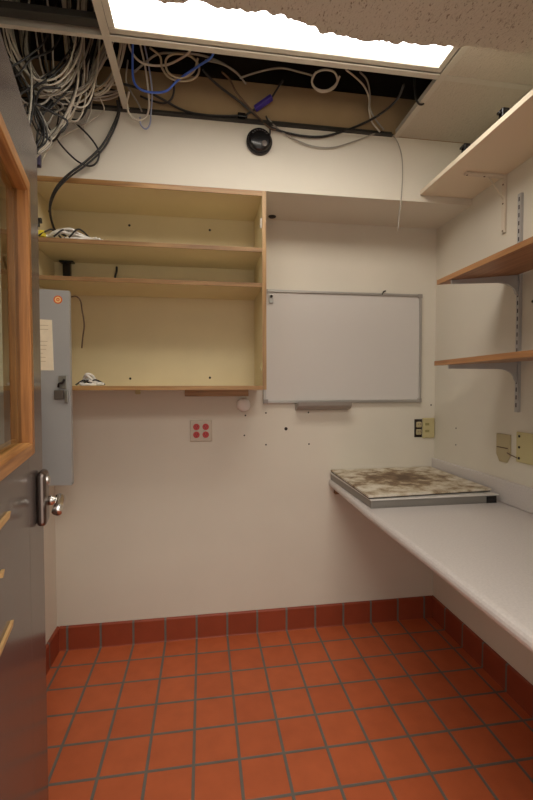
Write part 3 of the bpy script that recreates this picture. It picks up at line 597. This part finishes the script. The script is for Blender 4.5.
bm = bmesh.new()
for z in (0.02, -0.02): box(bm, (-0.052, -0.014, z - 0.016), (-0.02, -0.0045, z + 0.016), 0.006)
dv = build('duplex_receptacle', bm, M_wplate, ob)
for z in (0.022, -0.018):
    for dx in (-0.043, -0.031): build('slot', mbox((dx - 0.001, -0.0152, z - 0.004), (dx + 0.001, -0.0142, z + 0.005)), M_hole, dv)
build('cover_plate', mbox((-0.012, -0.008, -0.055), (0.060, 0, 0.056), 0.003), M_beige, ob)
M_olive = mat('olive_jack_plastic', srgb(150, 140, 90), 0.5)
for z in (0.022, -0.016): build('jack_insert', mbox((0.002, -0.0095, z - 0.007), (0.026, -0.0082, z + 0.007), 0.001), M_olive, ob)
# right wall plates
p1 = empty('wall_plate', 'painted over wall plate with wire nearest the back corner above counter', 'wall plate', (XR - 0.0005, -0.548, 1.035), 0, 'plates on right wall above counter')
build('plate', mprism([(-0.04, -0.03), (-0.02, -0.062), (0.02, -0.062), (0.04, -0.03), (0.04, 0.058), (-0.04, 0.058)], 'x', -0.008, 0.0), M_wplate, p1)
build('seam', mbox((-0.0092, -0.03, -0.002), (-0.0082, 0.036, 0.002)), M_brown, p1)
build('tie_wire', mtube([(-0.011, -0.03, -0.018), (-0.014, -0.05, -0.022), (-0.012, -0.072, -0.027), (-0.011, -0.085, -0.03)], 0.0022, 6), M_brown, p1, smooth=True)
p2 = empty('wall_plate', 'ivory wall plate with three screws at right edge above counter', 'wall plate', (XR - 0.0005, -0.685, 1.05), 0, 'plates on right wall above counter')
build('plate', mbox((-0.009, -0.06, -0.062), (0, 0.06, 0.062), 0.003), M_beige, p2)
for y in (0.042, -0.042):
    for z in (0.045, 0.0, -0.045):
        build('screw', mlathe([(0.0055, 0), (0.0045, 0.002), (0, 0.0025)], (-0.009, y, z), '-x', 12), M_hole, p2)

# holes, patch and anchors left in the back wall
tag(build('wall_hole', mlathe([(0.009, 0), (0.007, 0.003), (0.004, 0.0015), (0, 0.0015)], (0.945, -0.0003, 1.077), '-y', 16), M_hole), 'largest dark hole in back wall below the whiteboard', 'hole', 'holes in the back wall')
for x, z, lab in ((0.838, 1.162, 'tiny dark hole just under bottom left corner of whiteboard'), (0.838, 0.995, 'tiny dark hole lowest on the left below whiteboard corner'),
             (1.067, 1.162, 'tiny dark hole just under the marker tray left end'), (1.07, 0.993, 'tiny dark hole lowest below the marker tray'),
             (0.73, 1.15, 'tiny dark hole just under the white patch'), (0.724, 1.046, 'tiny dark hole well below the white patch'),
             (1.769, 1.196, 'tiny dark hole above the corner outlet'), ):
    tag(build('wall_hole', mlathe([(0.0045, 0), (0.0035, 0.0015), (0, 0.0018)], (x, -0.0003, z), '-y', 12), M_hole), lab, 'hole', 'holes in the back wall')
bm = bmesh.new()
rg = random.Random(4)
lathe(bm, [(0.03, 0), (0.035, 0.006), (0.034, 0.016), (0.027, 0.026), (0.014, 0.032), (0, 0.034)], (0.72, -0.0004, 1.206), '-y', 26)
for v in bm.verts: v.co += Vector((rg.uniform(-0.002, 0.002), 0, rg.uniform(-0.002, 0.002)))
tag(build('spackle_patch', bm, M_spack, smooth=True), 'round white lump of spackle on wall under right end of cabinet', 'patch')
tag(build('soffit_grommet', mlathe([(0.02, 0), (0.018, -0.004), (0.01, -0.0045), (0, -0.003)], (0.866, -0.04, SZ - 0.0003), 'z', 20), M_hole), 'dark round grommet on underside of soffit beside cabinet', 'grommet')

# black dome detector on the soffit face
dd = empty('ceiling_detector', 'round black dome detector on soffit above the cabinet', 'detector', (0.764, SY - 0.0005, 2.373))
build('base', mlathe([(0.057, 0), (0.057, 0.012), (0.054, 0.016)], (0, 0, 0), '-y', 36), M_black, dd)
build('dome', mlathe([(0.052, 0.0162), (0.049, 0.026), (0.038, 0.033), (0.02, 0.036), (0, 0.0365)], (0, 0, 0), '-y', 36), M_black, dd, smooth=True)
bm = bmesh.new(); lathe(bm, [(0.012, 0.0), (0.012, 0.004), (0.008, 0.005), (0.007, 0.002), (0, 0.002)], (0.018, -0.035, -0.022), '-y', 20)
build('test_button', bm, mat('grey_button', srgb(110, 100, 92), 0.4), dd)
bm = bmesh.new()
for k in range(7):
    a = math.radians(40 + 17 * k); box(bm, (0.038 * math.cos(a) - 0.004, -0.0345, 0.036 * math.sin(a) - 0.0025), (0.038 * math.cos(a) + 0.004, -0.0285, 0.036 * math.sin(a) + 0.0025), 0.001)
build('vent_slot', bm, mat('dark_grey_slot', srgb(60, 56, 54), 0.4), dd)

# ------------------------------------------------------------------ counter along the right wall
ct = empty('counter', 'pale laminate counter with rounded front along right wall', 'counter', (XR, 0, 0.8))
bm = bmesh.new()
def nose(x, y):
    r = 0.019
    pr = [(x + 0.02 + 0.0, 0.0)]
    out = []
    for k in range(9):
        a = math.pi / 2 + math.pi * k / 8
        out.append((x + r + r * math.cos(a), -r + r * math.sin(a)))
    return out
ya, yb = -0.002, YF + 0.02
sec = []
for y, x in ((ya, 1.178 - XR), (-0.55, 1.158 - XR), (-1.05, 1.156 - XR), (yb, 1.146 - XR)):
    pts = [(-0.001, 0.0)] + nose(x, y) + [(-0.001, -0.038)]
    sec.append([bm.verts.new((p[0], y, p[1])) for p in pts])
for A, B in zip(sec, sec[1:]):
    n = len(A)
    for i in range(n): bm.faces.new((A[i], A[(i + 1) % n], B[(i + 1) % n], B[i]))
bm.faces.new(sec[0]); bm.faces.new(sec[-1][::-1])
build('worktop', bm, M_count, ct)
build('backsplash', mbox((-0.019, yb, 0.0005), (-0.001, ya, 0.1), 0.005), M_count, ct)
build('support_cleat', mbox((-0.585, -0.03, -0.075), (-0.02, -0.002, -0.0385)), M_under, ct, label='brown wooden cleat under the counter end')
build('wall_cleat', mbox((-0.022, yb, -0.075), (-0.001, -0.031, -0.0385)), M_under, ct)

# stained board on a grey metal tray
tr = empty('tray', 'shallow grey metal tray on back end of counter under stained sheet', 'tray', (1.188, 0, 0.8005))
tx0, tx1, ty0, ty1 = 0.0, 0.566, -0.555, -0.01
bm = bmesh.new()
box(bm, (tx0, ty0, 0), (tx1, ty1, 0.004)); 
box(bm, (tx0, ty0, 0.004), (tx1, ty0 + 0.006, 0.032), 0.002); box(bm, (tx0, ty1 - 0.006, 0.004), (tx1, ty1, 0.032)); box(bm, (tx0, ty0 + 0.006, 0.004), (tx0 + 0.006, ty1 - 0.006, 0.032)); box(bm, (tx1 - 0.006, ty0 + 0.006, 0.004), (tx1, ty1 - 0.006, 0.032))
build('body', bm, M_tray, tr)
bm = bmesh.new()
box(bm, (tx0 - 0.006, ty0 - 0.008, 0.0325), (tx1 + 0.004, ty0 + 0.03, 0.0385), 0.002); box(bm, (tx0 - 0.006, ty0 + 0.03, 0.0325), (tx0 + 0.02, ty1, 0.0385), 0.002); box(bm, (tx1 - 0.02, ty0 + 0.03, 0.0325), (tx1 + 0.004, ty1, 0.0385), 0.002)
build('rim', bm, M_rim, tr)
build('foot', mbox((tx1 - 0.05, ty0 - 0.004, 0.0), (tx1 - 0.005, ty0 - 0.0005, 0.03), 0.001), M_black, tr)
sh = empty('stained_sheet', 'brown stained pale sheet lying on the metal tray', 'sheet', (1.0, 0, 0.8395))
bm = bmesh.new()
sx0, sx1, sy0, sy1 = 0.176, 0.752, -0.545, -0.006
prism(bm, [(sx0, sy0 - 0.012), (sx1, sy0 + 0.022), (sx1 + 0.01, sy1), (sx0 + 0.012, sy1)], 'z', 0.006, 0.014)
o = build('sheet_top', bm, M_stain, sh)
o.matrix_parent_inverse = Matrix.Identity(4)
bm = bmesh.new()
prism(bm, [(sx0 + 0.003, sy0 - 0.008), (sx1 - 0.003, sy0 + 0.026), (sx1 + 0.006, sy1), (sx0 + 0.015, sy1)], 'z', 0.0, 0.0058)
build('gap_shade', bm, mat('gap_shade_dark', srgb(72, 66, 60), 0.5, 0.3), sh)  # dark layer, paints the shade of the gap between sheet and tray

# ------------------------------------------------------------------ right wall shelves
top = empty('wall_shelf', 'white painted shelf high on right wall touching the soffit', 'shelf', (XR, SY - 0.001, 2.195))
build('board', mbox((-0.268, YF + SY * -1 + 0.002, 0), (-0.001, 0, 0.02), 0.0015), mat('white_shelf_paint', srgb(226, 212, 188), 0.5, noise=(3, 0.02)), top)
bm = bmesh.new()
box(bm, (-0.012, -0.235, -0.245), (-0.001, -0.215, -0.0005), 0.002)
box(bm, (-0.19, -0.235, -0.012), (-0.012, -0.215, -0.0005), 0.002)
tube(bm, [(-0.006, -0.225, -0.11), (-0.08, -0.225, -0.012)], 0.003, 8)
b = build('bracket', bm, M_wbr, top)
for z in (-0.235, -0.12, -0.04): build('screw', mlathe([(0.004, 0), (0.003, 0.002), (0, 0.002)], (-0.012, -0.225, z), '-x', 10), M_brown, b)
for x in (-0.18, -0.1): build('screw', mlathe([(0.004, 0), (0.003, -0.002), (0, -0.002)], (x, -0.225, -0.012), 'z', 10), M_brown, b)
for i, (x, y, lab) in enumerate(((1.54, -0.63, 'small black clip on white shelf nearer the soffit'), (1.54, -0.84, 'small black clip on white shelf farther from the soffit'))):
    c = empty('shelf_clip', lab, 'clip', (x, y, 2.2155), 0, 'clips on the white shelf')
    build('body', mbox((-0.014, -0.012, 0), (0.014, 0.012, 0.032), 0.004), M_black, c)
    build('jaw', mbox((-0.024, -0.008, 0.012), (-0.0145, 0.008, 0.022), 0.003), M_black, c)

stn = empty('shelf_standard', 'slotted grey vertical shelf standard on right wall', 'shelf standard', (XR - 0.0005, -0.627, 1.192))
bm = bmesh.new()
box(bm, (-0.013, -0.0085, 0), (-0.011, 0.0085, 0.883)); box(bm, (-0.011, -0.0085, 0), (0, -0.0065, 0.883)); box(bm, (-0.011, 0.0065, 0), (0, 0.0085, 0.883))
build('channel', bm, M_galv, stn)
bm = bmesh.new()
for k in range(27): box(bm, (-0.0135, -0.0028, 0.02 + k * 0.032), (-0.0131, 0.0028, 0.037 + k * 0.032))
build('slot_row', bm, M_hole, stn)

def oak_shelf(label, zb, zf, x_front, y_far, y_near, blabel):
    """zb, zf: underside height at wall and at the front edge"""
    s = empty('wall_shelf', label, 'shelf', (XR, y_far, zb), 0, 'oak shelves on brackets')
    d = XR - x_front - 0.014
    tt = 0.019
    k = (zf - zb) / d
    bm = bmesh.new()
    prism(bm, [(-0.014, 0), (-0.014, tt), (-d - 0.014, tt + k * d), (-d - 0.014, k * d)], 'y', y_near - y_far, 0)
    build('board', bm, M_oaky, s)
    bm = bmesh.new()
    prism(bm, [(-d - 0.0142, k * d + 0.0), (-d - 0.0142, k * d + tt), (-d - 0.018, k * d + tt), (-d - 0.018, k * d)], 'y', y_near - y_far, 0)
    build('front_edge', bm, M_oaky, s)
    by = -0.627 - y_far
    L = d - 0.012
    prof = [(-0.015, -0.0015), (-0.014 - L, k * L - 0.0015), (-0.014 - L, k * L - 0.016), (-0.10, k * 0.09 - 0.026)]
    for i in range(1, 7):
        a = i / 6 * math.pi / 2
        prof.append((-0.10 + 0.075 * math.sin(a) , k * 0.09 - 0.026 - 0.04 * (1 - math.cos(a))))
    prof += [(-0.015, -0.085)]
    bm = bmesh.new()
    prism(bm, prof, 'y', by - 0.004, by + 0.004)
    br = build('bracket', bm, M_galv, s, label=blabel)
    build('bracket_lip', mprism([(-0.014 - L + 0.02, k * L - 0.003), (-0.014 - L - 0.006, k * L - 0.003), (-0.014 - L - 0.006, k * L - 0.014), (-0.014 - L + 0.02, k * L - 0.014)], 'y', by - 0.012, by - 0.0042), M_galv, br)
    return s
oak_shelf('upper of two oak shelves on grey brackets, on right wall', 1.75, 1.717, 1.474, -0.55, YF + 0.3, 'grey metal bracket')
oak_shelf('lower of two oak shelves on grey brackets, on right wall', 1.398, 1.384, 1.466, -0.55, YF + 0.3, 'grey metal bracket')
tag(build('wall_hole', mlathe([(0.006, 0), (0.004, 0.002), (0, 0.0022)], (XR - 0.0003, -0.69, 1.63), '-x', 12), M_hole), 'dark hole in right wall between oak shelves', 'hole')
for y, z, lab in ((-0.2, 1.085, 'upper tiny dark hole on right wall near back corner above the counter'), (-0.2, 1.0, 'lower tiny dark hole on right wall near back corner above the counter'), (-0.72, 1.17, 'dark hole above the ivory plate on right wall')):
    tag(build('wall_hole', mlathe([(0.004, 0), (0.003, 0.0015), (0, 0.0018)], (XR - 0.0003, y, z), '-x', 12), M_hole), lab, 'hole')

# ------------------------------------------------------------------ cables in the open ceiling
rg = random.Random(11)
COLS = {'white': M_ccab, 'grey': M_gcab, 'beige': M_tcab, 'black': M_blackm}
NAMES = {
 'white': ('white data cable in the tangle hanging above the door', 'white cables in the ceiling tangle'),
 'grey': ('grey data cable in the tangle hanging above the door', 'grey cables in the ceiling tangle'),
 'beige': ('beige data cable in the tangle hanging above the door', 'beige cables in the ceiling tangle'),
 'black': ('black cable woven through the tangle hanging above the door', 'black cables in the ceiling tangle')}
def loose(pts, amp, y_amp):
    """shift and wobble a guide so that every cable of a bundle runs its own way"""
    amp *= 0.75
    o = Vector((rg.gauss(0, amp), rg.gauss(0, y_amp), rg.gauss(0, amp)))
    out = []
    for p in pts:
        q = Vector(p) + o + Vector((rg.gauss(0, amp * 0.3), rg.gauss(0, y_amp * 0.4), rg.gauss(0, amp * 0.3)))
        q.y = min(q.y, SY - 0.012); q.x = max(q.x, XL + 0.012)
        q.z = min(q.z, ZS - 0.02)
        if abs(q.y - TY) < 0.03 and abs(q.z - ZC) < 0.05: q.y = TY + 0.04
        out.append(q)
    return out
PLAN = [('A', 8, 'wwgbwwgw', 0.013), ('B', 8, 'wwbgwwgk', 0.012), ('C', 7, 'wwgwgbk', 0.010), ('D', 6, 'wwgbwk', 0.011), ('E', 4, 'wgwk', 0.012),
        ('F', 6, 'wwbwgw', 0.012), ('H', 3, 'gkk', 0.012), ('I', 3, 'wgk', 0.014), ('J', 2, 'wk', 0.014), ('K', 4, 'kkgk', 0.014),
        ('L', 4, 'kkkk', 0.024), ('M', 4, 'kkgk', 0.022), ('N', 4, 'kgkk', 0.026), ('O', 2, 'kk', 0.012)]
CM = {'w': 'white', 'g': 'grey', 'b': 'beige', 'k': 'black'}
for key, n, cols, amp in PLAN:
    for i in range(n):
        c = CM[cols[i]]
        r = rg.uniform(0.0026, 0.0036) if c != 'black' else rg.uniform(0.0026, 0.0042)
        o = build('cable', mtube(loose(GUIDES[key], amp, amp * 1.2), r, 6, 6), COLS[c], smooth=True)
        tag(o, NAMES[c][0], 'cable', NAMES[c][1])
def single(key, r, m, label, name='cable', cat='cable'):
    return tag(build(name, mtube(SINGLE[key], r, 8, 8), m, smooth=True), label, cat)
single('black_loop', 0.0036, M_blackm, 'black cable hanging in a drooping loop before the soffit')
single('thick', 0.0044, M_blackm, 'thick black cable running down to the top cabinet shelf')
single('thick2', 0.0036, M_blackm, 'second black cable hugging the thick black one into cabinet')
single('blue', 0.0044, M_blue, 'bright blue cable looping under the light panel')
single('white_loop', 0.0042, M_ccab, 'white cable in a short loop inside the blue one')
single('grey_drop', 0.0038, M_ccab, 'pale cable hanging straight down and hooking left before soffit')
single('grey_drop2', 0.0032, mat('pale_blue_jacket', srgb(150, 158, 186), 0.45), 'pale bluish cable hanging lowest beside the left grid rail')
single('grey_c', 0.0032, M_gcab, 'short grey cable curving beside the left grid rail')
single('grey_coil', 0.0042, M_tcab, 'coiled beige cable behind the blue cable')
single('grey_arc', 0.004, M_gcab, 'grey cable arching behind the white loop')
single('black_long', 0.005, M_blackm, 'black cable running along soffit to the small black connector')
single('black_arc', 0.004, M_blackm, 'black cable curling below the blue cable')
single('black_diag', 0.005, M_blackm, 'black cable crossing diagonally past the detector and sagging right')
single('brown_diag', 0.004, M_brown, 'brown cable slanting down to the detector')
single('grey_thin', 0.003, M_gcab, 'thin grey cable sagging in a shallow curve right of detector')
single('det_wire', 0.0036, M_blackm, 'short black lead entering top of the detector')
single('white_coil', 0.004, M_ccab, 'coiled white cable hanging right of centre in ceiling gap')
single('grey_r1', 0.0036, M_ccab, 'left of two pale cables dropping near right end of gap')
single('grey_r2', 0.0036, M_gcab, 'right of two pale cables dropping near right end of gap')
single('grey_r3', 0.0036, M_gcab, 'grey cable sagging level under middle of the light')
single('grey_r4', 0.0036, M_gcab, 'short grey cable under the light right of beige coil')
single('hang', 0.0024, M_gcab, 'thin grey wire hanging down past the soffit edge', 'wire', 'wire')
single('hook', 0.0042, M_blackm, 'short black hooked cable end beside white ceiling tile')
single('thin_white', 0.0026, M_ccab, 'thin white wire falling toward left end of cabinet top', 'wire', 'wire')
single('thin_white2', 0.0024, M_ccab, 'thin white wire curving along lower edge of tangle', 'wire', 'wire')
single('thin_white3', 0.0022, M_ccab, 'thin white wire end dangling from middle of tangle', 'wire', 'wire')
# violet connector on its lead, and the small black connector
A, B, Cc = [Vector(p) for p in SINGLE['plug']]
vp = empty('cable_connector', 'violet cable connector slanting above the detector', 'connector', A)
d = (B - A).normalized(); LN = (B - A).length
bm = bmesh.new(); box(bm, (-0.013, -0.009, -LN / 2), (0.013, 0.009, LN / 2), 0.004)
o = build('connector_body', bm, M_purple, vp)
o.location = (B - A) / 2; o.rotation_mode = 'QUATERNION'; o.rotation_quaternion = d.to_track_quat('Z', 'Y')
build('lead', mtube([(0, 0, 0) if False else tuple(B - A), tuple((B - A).lerp(Cc - A, 0.5)), tuple(Cc - A)], 0.004, 8), M_blackm, vp, smooth=True)
build('tail', mtube([(0, 0, 0), tuple(-d * 0.02), tuple(-d * 0.035 + Vector((-0.006, 0, -0.002)))], 0.0045, 8), M_blackm, vp, smooth=True)
e1 = Vector(SINGLE['black_long'][-1])
bc = empty('cable_connector', 'small black cable connector at end of the long soffit cable', 'connector', e1)
build('shell', mbox((-0.014, -0.009, -0.009), (0.02, 0.009, 0.009), 0.003), M_black, bc)
build('collar', mbox((0.0205, -0.006, -0.006), (0.028, 0.006, 0.006), 0.002), M_black, bc)
pl = empty('cable_plug', 'dark plug at lower tip of the tangle behind door top', 'plug', (-0.075, -0.52, 2.125))
build('plug_body', mbox((-0.012, -0.012, -0.03), (0.012, 0.012, 0.02), 0.004), mat('dark_violet_plastic', srgb(44, 36, 66), 0.4), pl)
build('boot', mlathe([(0.009, 0.02), (0.006, 0.045), (0.004, 0.06)], (0, 0, 0), 'z', 14), M_black, pl)
build('lead', mtube([(0, 0, 0.05), (0.004, 0.0, 0.09), (0.018, 0.01, 0.16), (0.05, 0.03, 0.24), (0.07, 0.04, 0.34)], 0.0036, 8), M_blackm, pl, smooth=True)

# ------------------------------------------------------------------ ambient and added fill light from the corridor side, camera
w = bpy.data.worlds.new('corridor_light'); scene.world = w; w.use_nodes = True
bg = w.node_tree.nodes['Background']
bg.inputs[0].default_value = (1.0, 0.92, 0.82, 1); bg.inputs[1].default_value = WORLD

ld = bpy.data.lights.new('corridor_fill', 'AREA'); ld.shape = 'RECTANGLE'; ld.size = 1.2; ld.size_y = 0.6  # added fill light, no fixture stands here
ld.energy = CORR; ld.color = (1.0, 0.93, 0.84)
lo = bpy.data.objects.new('corridor_fill', ld); COL.objects.link(lo); lo.location = (0.7, -2.75, 2.5); lo.rotation_euler = (math.radians(25), 0, 0)

cam_d = bpy.data.cameras.new('camera'); cam = bpy.data.objects.new('camera', cam_d); COL.objects.link(cam)
cam_d.sensor_fit = 'VERTICAL'; cam_d.sensor_height = 36.0; cam_d.lens = 417.43 / 800 * 36.0
cam_d.clip_start = 0.02
R = Vector((0.988609, -0.150493, -0.002076)); U = Vector((0.006507, 0.028955, 0.99956)); Fw = Vector((0.150366, 0.988187, -0.029604))
mw = Matrix(((R.x, U.x, -Fw.x, 0.5123), (R.y, U.y, -Fw.y, -2.1609), (R.z, U.z, -Fw.z, 1.29452), (0, 0, 0, 1)))
cam.matrix_world = mw
scene.camera = cam
scene.view_settings.view_transform = 'Standard'; scene.view_settings.look = 'None'
scene.view_settings.exposure = EXPO; scene.view_settings.gamma = 1.0
